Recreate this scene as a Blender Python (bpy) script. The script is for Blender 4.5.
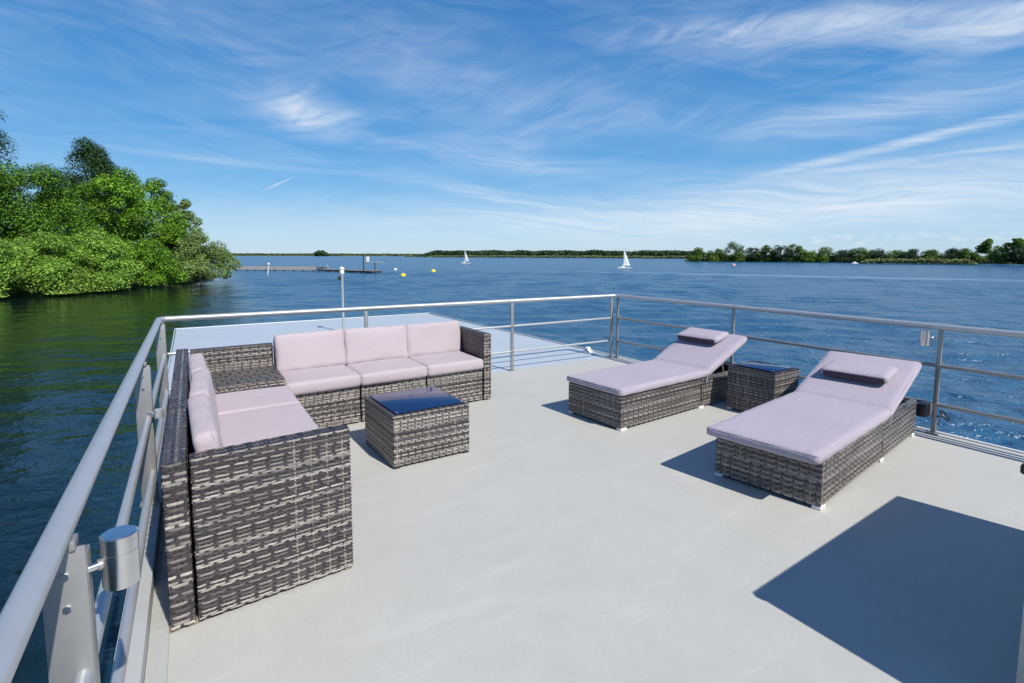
import bpy, bmesh, math, random
import numpy as np
from mathutils import Vector, Matrix

scene = bpy.context.scene
for o in list(bpy.data.objects):
    bpy.data.objects.remove(o, do_unlink=True)
COL = scene.collection
R = math.radians

# ------------------------------------------------------------------ camera
EYE = 1.45                                   # eye height above the deck
HEAD = R(31.545)                             # camera heading, clockwise from +Y (the boat's long axis)
PITCH = R(5.341)
cam_d = bpy.data.cameras.new('camera')
cam_d.sensor_fit = 'HORIZONTAL'; cam_d.sensor_width = 36.0
cam_d.lens = 523.02 / 1024 * 36.0
cam_d.shift_y = -(341.5 - 303.85) / 1024
cam_d.clip_start = 0.02; cam_d.clip_end = 20000
cam = bpy.data.objects.new('camera', cam_d)
cam.location = (0, 0, EYE)
cam.rotation_euler = (R(90) - PITCH, R(-0.09), -HEAD)
COL.objects.link(cam); scene.camera = cam

# ------------------------------------------------------------------ exposure
scene.view_settings.view_transform = 'Standard'
scene.view_settings.look = 'None'
scene.view_settings.gamma = 1.0
scene.view_settings.exposure = 0.12
scene.render.resolution_x = 1024; scene.render.resolution_y = 683

# ------------------------------------------------------------------ sun
SUN_EL = R(47); SUN_DIR = Vector((0.20 * math.cos(SUN_EL), -math.cos(SUN_EL), math.sin(SUN_EL))).normalized()
sun_d = bpy.data.lights.new('sun', 'SUN'); sun_d.energy = 4.9; sun_d.angle = R(0.53); sun_d.color = (1.0, 0.955, 0.88)
sun = bpy.data.objects.new('sun', sun_d); COL.objects.link(sun)
sun.rotation_euler = (-SUN_DIR).to_track_quat('-Z', 'Y').to_euler()
sun.location = (0, -20, 30)

# ------------------------------------------------------------------ node helper
class NT:
    def __init__(s, tree): s.t = tree; s.n = tree.nodes; s.l = tree.links
    def node(s, typ, **kw):
        n = s.n.new(typ)
        for k, v in kw.items():
            if k == 'inp':
                for a, b in v.items():
                    if hasattr(b, 'is_output'): s.l.new(b, n.inputs[a])
                    else: n.inputs[a].default_value = b
            else: setattr(n, k, v)
        return n
    def math(s, op, a, b=0.0, c=None, clamp=False):
        n = s.n.new('ShaderNodeMath'); n.operation = op; n.use_clamp = clamp
        for i, v in enumerate((a, b) if c is None else (a, b, c)):
            if hasattr(v, 'is_output'): s.l.new(v, n.inputs[i])
            else: n.inputs[i].default_value = v
        return n.outputs[0]
    def mix(s, fac, a, b, typ='MIX'):
        n = s.n.new('ShaderNodeMix'); n.data_type = 'RGBA'; n.blend_type = typ
        for k, v in ((0, fac), (6, a), (7, b)):
            if hasattr(v, 'is_output'): s.l.new(v, n.inputs[k])
            else: n.inputs[k].default_value = v if k == 0 else (tuple(v) + (1,))[:4]
        return n.outputs[2]
    def noise(s, vec, scale, detail=4, rough=0.55, dist=0.0):
        n = s.n.new('ShaderNodeTexNoise'); s.l.new(vec, n.inputs['Vector'])
        n.inputs['Scale'].default_value = scale; n.inputs['Detail'].default_value = detail
        n.inputs['Roughness'].default_value = rough; n.inputs['Distortion'].default_value = dist
        return n.outputs['Fac']
    def ramp(s, fac, stops):
        n = s.n.new('ShaderNodeValToRGB'); e = n.color_ramp.elements
        while len(e) < len(stops): e.new(0.5)
        for i, (p, c) in enumerate(stops):
            e[i].position = p; e[i].color = (c, c, c, 1) if isinstance(c, (int, float)) else tuple(c) + (1,)
        s.l.new(fac, n.inputs[0]); return n.outputs[0]
    def mapping(s, vec, loc=(0, 0, 0), rot=(0, 0, 0), scale=(1, 1, 1), typ='POINT'):
        n = s.n.new('ShaderNodeMapping'); n.vector_type = typ; s.l.new(vec, n.inputs[0])
        n.inputs['Location'].default_value = loc; n.inputs['Rotation'].default_value = rot; n.inputs['Scale'].default_value = scale
        return n.outputs[0]

# ------------------------------------------------------------------ sky
world = bpy.data.worlds.new('World'); scene.world = world; world.use_nodes = True
wt = NT(world.node_tree); world.node_tree.nodes.clear()
sky = wt.node('ShaderNodeTexSky', sky_type='NISHITA', sun_disc=False, sun_elevation=SUN_EL, sun_rotation=R(180 - 3.4),
              altitude=0, air_density=1.0, dust_density=0.35, ozone_density=3.0)
SKY_STRENGTH = 0.115
hs = wt.node('ShaderNodeHueSaturation', inp={'Saturation': 1.14, 'Value': 1.0, 'Color': sky.outputs[0]})
tc = wt.node('ShaderNodeTexCoord')
sep = wt.node('ShaderNodeSeparateXYZ', inp={0: tc.outputs['Generated']})
az = wt.math('MULTIPLY', wt.math('ARCTAN2', sep.outputs[0], sep.outputs[1]), 180 / math.pi)     # degrees clockwise from +Y
el = wt.math('MULTIPLY', wt.math('ARCSINE', sep.outputs[2]), 180 / math.pi)
ae = wt.node('ShaderNodeCombineXYZ', inp={0: az, 1: el, 2: 0.0}).outputs[0]
# gentle warp of the angular coordinates so that no cloud edge is straight
wn = wt.node('ShaderNodeTexNoise', inp={'Vector': wt.mapping(ae, scale=(0.06, 0.12, 1)), 'Scale': 1.0, 'Detail': 3.0})
wsub = wt.node('ShaderNodeVectorMath', operation='SUBTRACT', inp={0: wn.outputs['Color'], 1: (0.5, 0.5, 0.5)})
wmul = wt.node('ShaderNodeVectorMath', operation='MULTIPLY', inp={0: wsub.outputs[0], 1: (9.0, 4.0, 0.0)})
aew = wt.node('ShaderNodeVectorMath', operation='ADD', inp={0: ae, 1: wmul.outputs[0]}).outputs[0]
def streaks(rot, sx, sy, detail, lo, hi, off=0.0):
    v = wt.mapping(aew, loc=(off, off * 0.7, 0), rot=(0, 0, R(rot)), scale=(1, 1, 1))
    v = wt.mapping(v, scale=(sx, sy, 1))
    return wt.ramp(wt.noise(v, 1.0, detail, 0.64, 0.55), [(lo, 0.0), (hi, 1.0)])
thin = streaks(-5, 0.05, 0.34, 9, 0.44, 0.80)
thin2 = streaks(12, 0.06, 0.55, 8, 0.46, 0.84, 13.0)
fibre = streaks(-20, 0.13, 0.52, 10, 0.40, 0.82, 31.0)
fine = streaks(4, 0.09, 1.5, 8, 0.34, 0.72, 57.0)
def blob(a, e, ra, re, rot=0.0, soft=1.0, warp=True):
    v = wt.mapping(aew if warp else ae, loc=(a, e, 0), rot=(0, 0, R(rot)), scale=(ra, re, 1), typ='TEXTURE')
    g = wt.node('ShaderNodeTexGradient', gradient_type='SPHERICAL', inp={0: v}).outputs['Fac']
    return wt.math('POWER', g, soft) if soft != 1.0 else g
def add(*xs):
    r = xs[0]
    for x in xs[1:]: r = wt.math('ADD', r, x)
    return r
mul = lambda a, b: wt.math('MULTIPLY', a, b)
patch = wt.ramp(wt.noise(wt.mapping(aew, scale=(0.035, 0.08, 1)), 1.0, 3), [(0.36, 0.15), (0.66, 1.0)])
veil = mul(add(mul(thin, 0.40), mul(thin2, 0.32)), patch)
# cirrus with its own places in the sky
clouds = add(
    veil,
    mul(mul(blob(60, 20.0, 26, 2.0, -4), wt.math('ADD', fibre, 0.18)), 0.85),
    mul(mul(blob(73.5, 18.0, 10, 1.7, -3), wt.math('ADD', fine, 0.2)), 0.75),
    mul(mul(blob(9.8, 14.0, 6.5, 3.4, -8, 1.3), wt.math('ADD', fibre, 0.24)), 1.4),
    mul(mul(blob(26, 18.0, 22, 6.5, -16), wt.math('ADD', fibre, 0.3)), 0.36),
    mul(mul(blob(66, 12.4, 16, 2.6, 8), wt.math('ADD', fine, 0.2)), 0.55),
    mul(mul(blob(45, 14.0, 16, 4.0, -6), wt.math('ADD', fibre, 0.1)), 0.30),
    mul(mul(blob(64, 4.6, 38, 4.6, 2), wt.math('ADD', fine, 0.5)), 0.80),
    mul(mul(blob(30, 3.2, 40, 4.2, 0), wt.math('ADD', fine, 0.35)), 0.50),
    mul(mul(blob(69, 9.8, 14, 0.55, 9.5, 0.7, False), wt.math('ADD', fine, 0.35)), 0.66),
    mul(mul(blob(70, 8.2, 13, 0.36, 3.5, 0.8, False), wt.math('ADD', fine, 0.3)), 0.42),
    mul(mul(blob(3, 8.7, 17, 0.4, -2, 0.8, False), wt.math('ADD', fine, 0.3)), 0.30),
    mul(mul(blob(34, 9.4, 24, 1.6, -6), wt.math('ADD', fine, 0.0)), 0.40),
    mul(blob(7.8, 6.9, 1.9, 0.16, 27, 0.8, False), 0.5),
    mul(mul(blob(28, 6.5, 15, 1.0, -9), wt.math('ADD', fine, 0.1)), 0.5))
grade = wt.node('ShaderNodeValToRGB')
ge = grade.color_ramp.elements
stops = [(0.0, (0.50, 0.70, 0.88)), (0.035, (0.40, 0.64, 0.88)), (0.10, (0.185, 0.475, 0.82)), (0.20, (0.090, 0.355, 0.75)), (0.36, (0.055, 0.255, 0.63)), (0.60, (0.036, 0.175, 0.49)), (1.0, (0.025, 0.11, 0.36))]
while len(ge) < len(stops): ge.new(0.5)
for i, (p_, c_) in enumerate(stops): ge[i].position = p_; ge[i].color = c_ + (1,)
wt.l.new(wt.math('DIVIDE', wt.math('ABSOLUTE', el), 55.0), grade.inputs[0])
gsc = wt.node('ShaderNodeVectorMath', operation='SCALE', inp={0: grade.outputs[0], 'Scale': 8.0}).outputs[0]
air = wt.mix(0.80, hs.outputs[0], gsc)
puffs = wt.ramp(wt.noise(wt.mapping(ae, scale=(0.9, 2.6, 1)), 1.0, 6, 0.6), [(0.50, 0.0), (0.62, 1.0)])
clouds = add(clouds, mul(mul(blob(67, 1.35, 13, 0.75, 0, 0.5, False), puffs), 1.1))
above = wt.ramp(wt.math('DIVIDE', el, 4.0), [(0.0, 0.25), (1.0, 1.0)])
cl = wt.math('MULTIPLY', clouds, above, clamp=True)
cl = wt.math('MULTIPLY', cl, 0.86)
skycol = wt.mix(cl, air, (6.4, 7.0, 7.7))
bg = wt.node('ShaderNodeBackground', inp={'Color': skycol, 'Strength': SKY_STRENGTH})
wo = wt.node('ShaderNodeOutputWorld', inp={'Surface': bg.outputs[0]})

# ------------------------------------------------------------------ materials
def material(name):
    m = bpy.data.materials.new(name); m.use_nodes = True; m.node_tree.nodes.clear()
    t = NT(m.node_tree); out = t.node('ShaderNodeOutputMaterial')
    return m, t, out
def principled(t, out, **kw):
    b = t.node('ShaderNodeBsdfPrincipled')
    for k, v in kw.items():
        k = k.replace('_', ' ')
        if hasattr(v, 'is_output'): t.l.new(v, b.inputs[k])
        else: b.inputs[k].default_value = (tuple(v) + (1,))[:4] if isinstance(v, (tuple, list)) and b.inputs[k].type == 'RGBA' else v
    t.l.new(b.outputs[0], out.inputs[0]); return b
def bump(t, h, strength, dist, normal=None):
    n = t.node('ShaderNodeBump', inp={'Height': h, 'Strength': strength, 'Distance': dist})
    if normal is not None: t.l.new(normal, n.inputs['Normal'])
    return n.outputs[0]
M = {}
def simple(name, col, rough=0.5, metal=0.0, var=0.12, scale=14.0, bmp=0.0, spec=0.5, coat=0.0):
    m, t, out = material(name)
    c = t.node('ShaderNodeTexCoord').outputs['Object']
    n = t.noise(c, scale, 5)
    lo = tuple(x * (1 - var) for x in col); hi = tuple(min(1, x * (1 + var)) for x in col)
    colr = t.mix(n, lo, hi)
    b = principled(t, out, Base_Color=colr, Roughness=rough, Metallic=metal)
    b.inputs['Specular IOR Level'].default_value = spec
    b.inputs['Coat Weight'].default_value = coat
    if bmp: t.l.new(bump(t, t.noise(c, scale * 6, 4), bmp, 0.004), b.inputs['Normal'])
    M[name] = m; return m
simple('white_plastic', (0.78, 0.78, 0.76), 0.35)
simple('white_hull', (0.74, 0.75, 0.75), 0.3)
simple('black_plastic', (0.018, 0.017, 0.02), 0.42)
simple('dark_core', (0.030, 0.026, 0.028), 0.7)
simple('steel', (0.70, 0.70, 0.69), 0.24, 1.0, 0.10, 30)
simple('rail_metal', (0.48, 0.495, 0.51), 0.42, 0.5, 0.10, 9, 0.08)
simple('post_metal', (0.31, 0.31, 0.305), 0.42, 0.5, 0.16, 11, 0.08)
simple('yellow_buoy', (0.75, 0.62, 0.02), 0.4)
simple('pink_buoy', (0.75, 0.36, 0.34), 0.45)
simple('sail_cloth', (0.80, 0.79, 0.76), 0.8)
simple('pier_wood', (0.27, 0.22, 0.18), 0.85, 0, 0.35, 1.2)
simple('pale_wood', (0.42, 0.37, 0.34), 0.85, 0, 0.3, 1.2)
simple('dark_wood', (0.07, 0.06, 0.05), 0.85, 0, 0.3, 2)
simple('bark', (0.10, 0.08, 0.06), 0.9, 0, 0.35, 3)
simple('housing_paint', (0.36, 0.38, 0.36), 0.5, 0, 0.06, 20, 0.1)
simple('navy_hull', (0.05, 0.06, 0.10), 0.35)

def deck_material(name, base, rough, tint, spec):
    m, t, out = material(name)
    c = t.node('ShaderNodeTexCoord').outputs['Object']
    big = t.noise(c, 0.7, 5, 0.6); mid = t.noise(c, 4.5, 6, 0.65); fine_ = t.noise(c, 160, 3, 0.6)
    col = t.mix(t.ramp(big, [(0.3, 0.0), (0.7, 1.0)]), tuple(x * 0.93 for x in base), base)
    col = t.mix(mul2(t, t.ramp(mid, [(0.45, 0.0), (0.8, 1.0)]), 0.5), col, tuple(x * 0.84 for x in tint))
    smudge = t.noise(t.mapping(c, rot=(0, 0, R(35)), scale=(1.0, 5.0, 1)), 1.6, 6, 0.7)
    col = t.mix(mul2(t, t.ramp(smudge, [(0.54, 0.0), (0.72, 1.0)]), 0.45), col, tuple(x * 1.18 for x in base))
    vor = t.node('ShaderNodeTexVoronoi', inp={'Vector': c, 'Scale': 2.6})
    spot = t.ramp(vor.outputs['Distance'], [(0.010, 1.0), (0.018, 0.0)])
    col = t.mix(mul2(t, spot, 0.5), col, (0.10, 0.10, 0.09))
    vor2 = t.node('ShaderNodeTexVoronoi', inp={'Vector': t.mapping(c, loc=(3.3, 1.1, 0)), 'Scale': 4.2})
    spot2 = t.ramp(vor2.outputs['Distance'], [(0.014, 1.0), (0.030, 0.0)])
    col = t.mix(mul2(t, spot2, 0.35), col, tuple(min(0.8, x * 1.35) for x in base))
    scr = t.noise(t.mapping(c, rot=(0, 0, R(-22)), scale=(0.8, 14.0, 1)), 2.4, 7, 0.7)
    col = t.mix(mul2(t, t.ramp(scr, [(0.60, 0.0), (0.72, 1.0)]), 0.12), col, tuple(x * 0.74 for x in base))
    grain = t.noise(c, 55, 4, 0.7)
    col = t.mix(mul2(t, t.ramp(grain, [(0.35, 1.0), (0.62, 0.0)]), 0.16), col, tuple(x * 0.72 for x in base))
    ro = t.math('ADD', mul2(t, mid, 0.16), rough - 0.08)
    b = principled(t, out, Base_Color=col, Roughness=ro)
    b.inputs['Specular IOR Level'].default_value = spec
    nb = bump(t, fine_, 0.22, 0.0015); nb = bump(t, t.noise(c, 9, 4), 0.10, 0.004, nb)
    t.l.new(nb, b.inputs['Normal']); M[name] = m
def mul2(t, a, b): return t.math('MULTIPLY', a, b)
deck_material('deck_paint', (0.480, 0.475, 0.440), 0.6, (0.475, 0.465, 0.415), 0.3)
deck_material('foredeck_paint', (0.47, 0.51, 0.545), 0.36, (0.45, 0.49, 0.52), 0.5)
deck_material('kerb_paint', (0.46, 0.465, 0.45), 0.5, (0.45, 0.45, 0.43), 0.35)

def wicker_material(name):
    m, t, out = material(name)
    a = t.node('ShaderNodeAttribute', attribute_name='strand')
    c = t.node('ShaderNodeTexCoord').outputs['Object']
    col = t.mix(t.noise(c, 60, 3), (0.72, 0.72, 0.72), (1.16, 1.16, 1.16))
    col = t.mix(1.0, a.outputs['Color'], col, 'MULTIPLY')
    b = principled(t, out, Base_Color=col, Roughness=0.33)
    b.inputs['Specular IOR Level'].default_value = 0.5
    M[name] = m
wicker_material('wicker')

def fabric(name, col):
    m, t, out = material(name)
    c = t.node('ShaderNodeTexCoord').outputs['Object']
    n = t.noise(c, 2.6, 5, 0.6); w = t.noise(c, 340, 2, 0.5)
    cr = t.mix(n, tuple(x * 0.90 for x in col), tuple(x * 1.06 for x in col))
    cr = t.mix(mul2(t, t.ramp(t.noise(c, 7, 5, 0.7), [(0.58, 0.0), (0.78, 1.0)]), 0.22), cr, tuple(x * 0.82 for x in col))
    b = principled(t, out, Base_Color=cr, Roughness=0.88)
    b.inputs['Sheen Weight'].default_value = 0.08; b.inputs['Specular IOR Level'].default_value = 0.25
    wr = t.noise(t.mapping(c, rot=(0, 0, R(20)), scale=(1, 2.2, 1)), 4.2, 5, 0.62, 0.8)
    nb = bump(t, wr, 0.22, 0.030); nb = bump(t, w, 0.35, 0.0012, nb)
    t.l.new(nb, b.inputs['Normal']); M[name] = m
fabric('sofa_fabric', (0.445, 0.380, 0.405))
fabric('lounger_fabric', (0.395, 0.352, 0.405))

fabric('pillow_shade', (0.075, 0.052, 0.066))
def glass_top():
    m, t, out = material('dark_glass')
    c = t.node('ShaderNodeTexCoord').outputs['Object']
    b = principled(t, out, Base_Color=(0.010, 0.034, 0.105), Roughness=0.045)
    b.inputs['IOR'].default_value = 1.52; b.inputs['Specular IOR Level'].default_value = 0.08
    M['dark_glass'] = m
glass_top()

def leaf_material():
    m, t, out = material('leaves')
    a = t.node('ShaderNodeAttribute', attribute_name='leaf')
    d = t.node('ShaderNodeBsdfPrincipled', inp={'Base Color': a.outputs['Color'], 'Roughness': 0.55})
    d.inputs['Specular IOR Level'].default_value = 0.3
    tr = t.node('ShaderNodeBsdfTranslucent')
    t.l.new(t.mix(1.0, a.outputs['Color'], (1.15, 1.25, 0.55), 'MULTIPLY'), tr.inputs['Color'])
    mx = t.node('ShaderNodeMixShader', inp={0: 0.28}); t.l.new(d.outputs[0], mx.inputs[1]); t.l.new(tr.outputs[0], mx.inputs[2])
    t.l.new(mx.outputs[0], out.inputs[0]); M['leaves'] = m
leaf_material()

def ground_material():
    m, t, out = material('shore_ground')
    c = t.node('ShaderNodeTexCoord').outputs['Object']
    col = t.ramp(t.noise(c, 0.03, 6, 0.65), [(0.3, (0.07, 0.10, 0.03)), (0.55, (0.13, 0.17, 0.05)), (0.75, (0.20, 0.19, 0.09))])
    principled(t, out, Base_Color=col, Roughness=0.95); M['shore_ground'] = m
ground_material()

def water_material():
    m, t, out = material('lake_water')
    c = t.node('ShaderNodeTexCoord').outputs['Object']
    # wind ruffles the open lake, the bay behind the wooded bank stays calmer
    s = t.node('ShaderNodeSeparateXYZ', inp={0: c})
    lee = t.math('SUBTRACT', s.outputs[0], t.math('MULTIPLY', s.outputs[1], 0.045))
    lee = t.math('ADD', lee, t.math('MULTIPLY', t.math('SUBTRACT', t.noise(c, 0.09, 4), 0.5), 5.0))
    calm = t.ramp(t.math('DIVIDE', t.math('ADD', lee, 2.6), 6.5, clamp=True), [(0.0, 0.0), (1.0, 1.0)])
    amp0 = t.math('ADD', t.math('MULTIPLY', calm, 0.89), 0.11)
    patches = t.ramp(t.noise(t.mapping(c, rot=(0, 0, HEAD), scale=(0.25, 1, 1)), 0.035, 5, 0.6), [(0.35, 0.72), (0.65, 1.0)])
    amp = mul2(t, amp0, patches)
    v1 = t.mapping(t.mapping(c, rot=(0, 0, HEAD - R(6))), scale=(0.72, 1.0, 1))
    h = t.math('ADD', mul2(t, t.noise(v1, 0.55, 3, 0.5, 0.4), 1.0), mul2(t, t.noise(t.mapping(t.mapping(c, rot=(0, 0, HEAD + R(14))), scale=(0.62, 1.0, 1)), 1.9, 4, 0.6, 0.3), 0.60))
    h = t.math('ADD', h, mul2(t, mul2(t, t.noise(t.mapping(c, rot=(0, 0, R(30)), scale=(0.6, 1.0, 1)), 6.0, 3, 0.55), calm), 0.09))
    h = mul2(t, h, amp)
    # a boat's wake: a long smooth pale band
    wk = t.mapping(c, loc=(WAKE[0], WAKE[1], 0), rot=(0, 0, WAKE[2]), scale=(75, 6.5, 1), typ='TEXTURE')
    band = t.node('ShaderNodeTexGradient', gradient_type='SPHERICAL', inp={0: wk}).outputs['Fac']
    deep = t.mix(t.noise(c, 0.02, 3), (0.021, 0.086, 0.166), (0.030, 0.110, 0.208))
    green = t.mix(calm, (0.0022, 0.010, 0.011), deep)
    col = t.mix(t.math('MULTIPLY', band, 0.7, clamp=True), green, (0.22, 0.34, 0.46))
    b = principled(t, out, Base_Color=col, Roughness=t.math('ADD', t.math('MULTIPLY', calm, 0.195), 0.025))
    b.inputs['IOR'].default_value = 1.333; b.inputs['Specular IOR Level'].default_value = 0.5
    t.l.new(bump(t, h, 1.0, 0.75), b.inputs['Normal']); M['lake_water'] = m
def at(px, depth):
    """ground position at a given depth along the view for an image column (used while laying out the far shore)"""
    x = (px - 512) / 523.02 * depth
    return (math.sin(HEAD) * depth + math.cos(HEAD) * x, math.cos(HEAD) * depth - math.sin(HEAD) * x)
_w0, _w1 = at(660, 110), at(1040, 79)
WAKE = ((_w0[0] + _w1[0]) / 2, (_w0[1] + _w1[1]) / 2, math.atan2(_w1[1] - _w0[1], _w1[0] - _w0[0]))
water_material()

# ------------------------------------------------------------------ object helpers
def link(name, me, mat, parent=None):
    o = bpy.data.objects.new(name, me); COL.objects.link(o)
    for m in (mat if isinstance(mat, (list, tuple)) else [mat]): me.materials.append(M[m])
    if parent is not None: o.parent = parent
    return o
def thing(name, label, cat, loc=(0, 0, 0), rz=0.0, group=None):
    o = bpy.data.objects.new(name, None); COL.objects.link(o)
    o.empty_display_size = 0.2
    o.location = loc; o.rotation_euler = (0, 0, rz); tag(o, label, cat, group); return o
def tag(o, label=None, cat=None, group=None, kind=None):
    if label: o['label'] = label
    if cat: o['category'] = cat
    if group: o['group'] = group
    if kind: o['kind'] = kind
    return o
def smooth_by_angle(me, ang=40):
    me.polygons.foreach_set('use_smooth', [True] * len(me.polygons))
    bm = bmesh.new(); bm.from_mesh(me)
    for e in bm.edges:
        if len(e.link_faces) == 2 and e.calc_face_angle(0) > R(ang): e.smooth = False
    bm.to_mesh(me); bm.free()
class Mesh:
    """collects boxes, tubes and other shapes, then links them as ONE mesh object"""
    def __init__(s): s.bm = bmesh.new()
    def _put(s, bm2, mtx=None):
        if mtx is not None: bmesh.ops.transform(bm2, matrix=mtx, verts=bm2.verts)
        me = bpy.data.meshes.new('tmp'); bm2.to_mesh(me); bm2.free(); s.bm.from_mesh(me); bpy.data.meshes.remove(me)
    def box(s, x0, x1, y0, y1, z0, z1, bev=0.004, mtx=None, seg=2):
        b = bmesh.new(); bmesh.ops.create_cube(b, size=1)
        bmesh.ops.transform(b, matrix=Matrix.Translation(((x0 + x1) / 2, (y0 + y1) / 2, (z0 + z1) / 2)) @ Matrix.Diagonal((x1 - x0, y1 - y0, z1 - z0, 1)), verts=b.verts)
        if bev: bmesh.ops.bevel(b, geom=b.edges[:], offset=bev, segments=seg, affect='EDGES', profile=0.5)
        s._put(b, mtx); return s
    def tube(s, p0, p1, r0, r1=None, seg=14, caps=True):
        p0, p1 = Vector(p0), Vector(p1); r1 = r0 if r1 is None else r1
        b = bmesh.new(); d = p1 - p0
        bmesh.ops.create_cone(b, cap_ends=caps, segments=seg, radius1=r0, radius2=r1, depth=d.length)
        s._put(b, Matrix.Translation((p0 + p1) / 2) @ d.to_track_quat('Z', 'Y').to_matrix().to_4x4()); return s
    def path(s, pts, radii, seg=10):
        pts = [Vector(p) for p in pts]; rings = []
        for i, p in enumerate(pts):
            d = (pts[min(i + 1, len(pts) - 1)] - pts[max(i - 1, 0)]).normalized()
            q = d.to_track_quat('Z', 'Y'); r = radii[i] if isinstance(radii, (list, tuple)) else radii
            rings.append([s.bm.verts.new(p + q @ Vector((math.cos(a) * r, math.sin(a) * r, 0))) for a in (2 * math.pi * k / seg for k in range(seg))])
        for a, b in zip(rings[:-1], rings[1:]):
            for k in range(seg): s.bm.faces.new((a[k], a[(k + 1) % seg], b[(k + 1) % seg], b[k]))
        s.bm.faces.new(rings[0][::-1]); s.bm.faces.new(rings[-1]); return s
    def lathe(s, prof, loc=(0, 0, 0), seg=20):
        rings = []
        for r, z in prof:
            rings.append([s.bm.verts.new((loc[0] + r * math.cos(2 * math.pi * k / seg), loc[1] + r * math.sin(2 * math.pi * k / seg), loc[2] + z)) for k in range(seg)])
        for a, b in zip(rings[:-1], rings[1:]):
            for k in range(seg): s.bm.faces.new((a[k], a[(k + 1) % seg], b[(k + 1) % seg], b[k]))
        s.bm.faces.new(rings[0][::-1]); s.bm.faces.new(rings[-1]); return s
    def prism(s, poly, z0, z1):
        lo = [s.bm.verts.new((x, y, z0)) for x, y in poly]; hi = [s.bm.verts.new((x, y, z1)) for x, y in poly]
        n = len(poly); s.bm.faces.new(lo[::-1]); s.bm.faces.new(hi)
        for i in range(n): s.bm.faces.new((lo[i], lo[(i + 1) % n], hi[(i + 1) % n], hi[i]))
        return s
    def build(s, name, mat, parent=None, ang=40, skew=None):
        if skew:
            for v in s.bm.verts: v.co = skew(v.co)
        bmesh.ops.recalc_face_normals(s.bm, faces=s.bm.faces[:])
        me = bpy.data.meshes.new(name); s.bm.to_mesh(me); s.bm.free(); smooth_by_angle(me, ang)
        return link(name, me, mat, parent)

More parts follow.
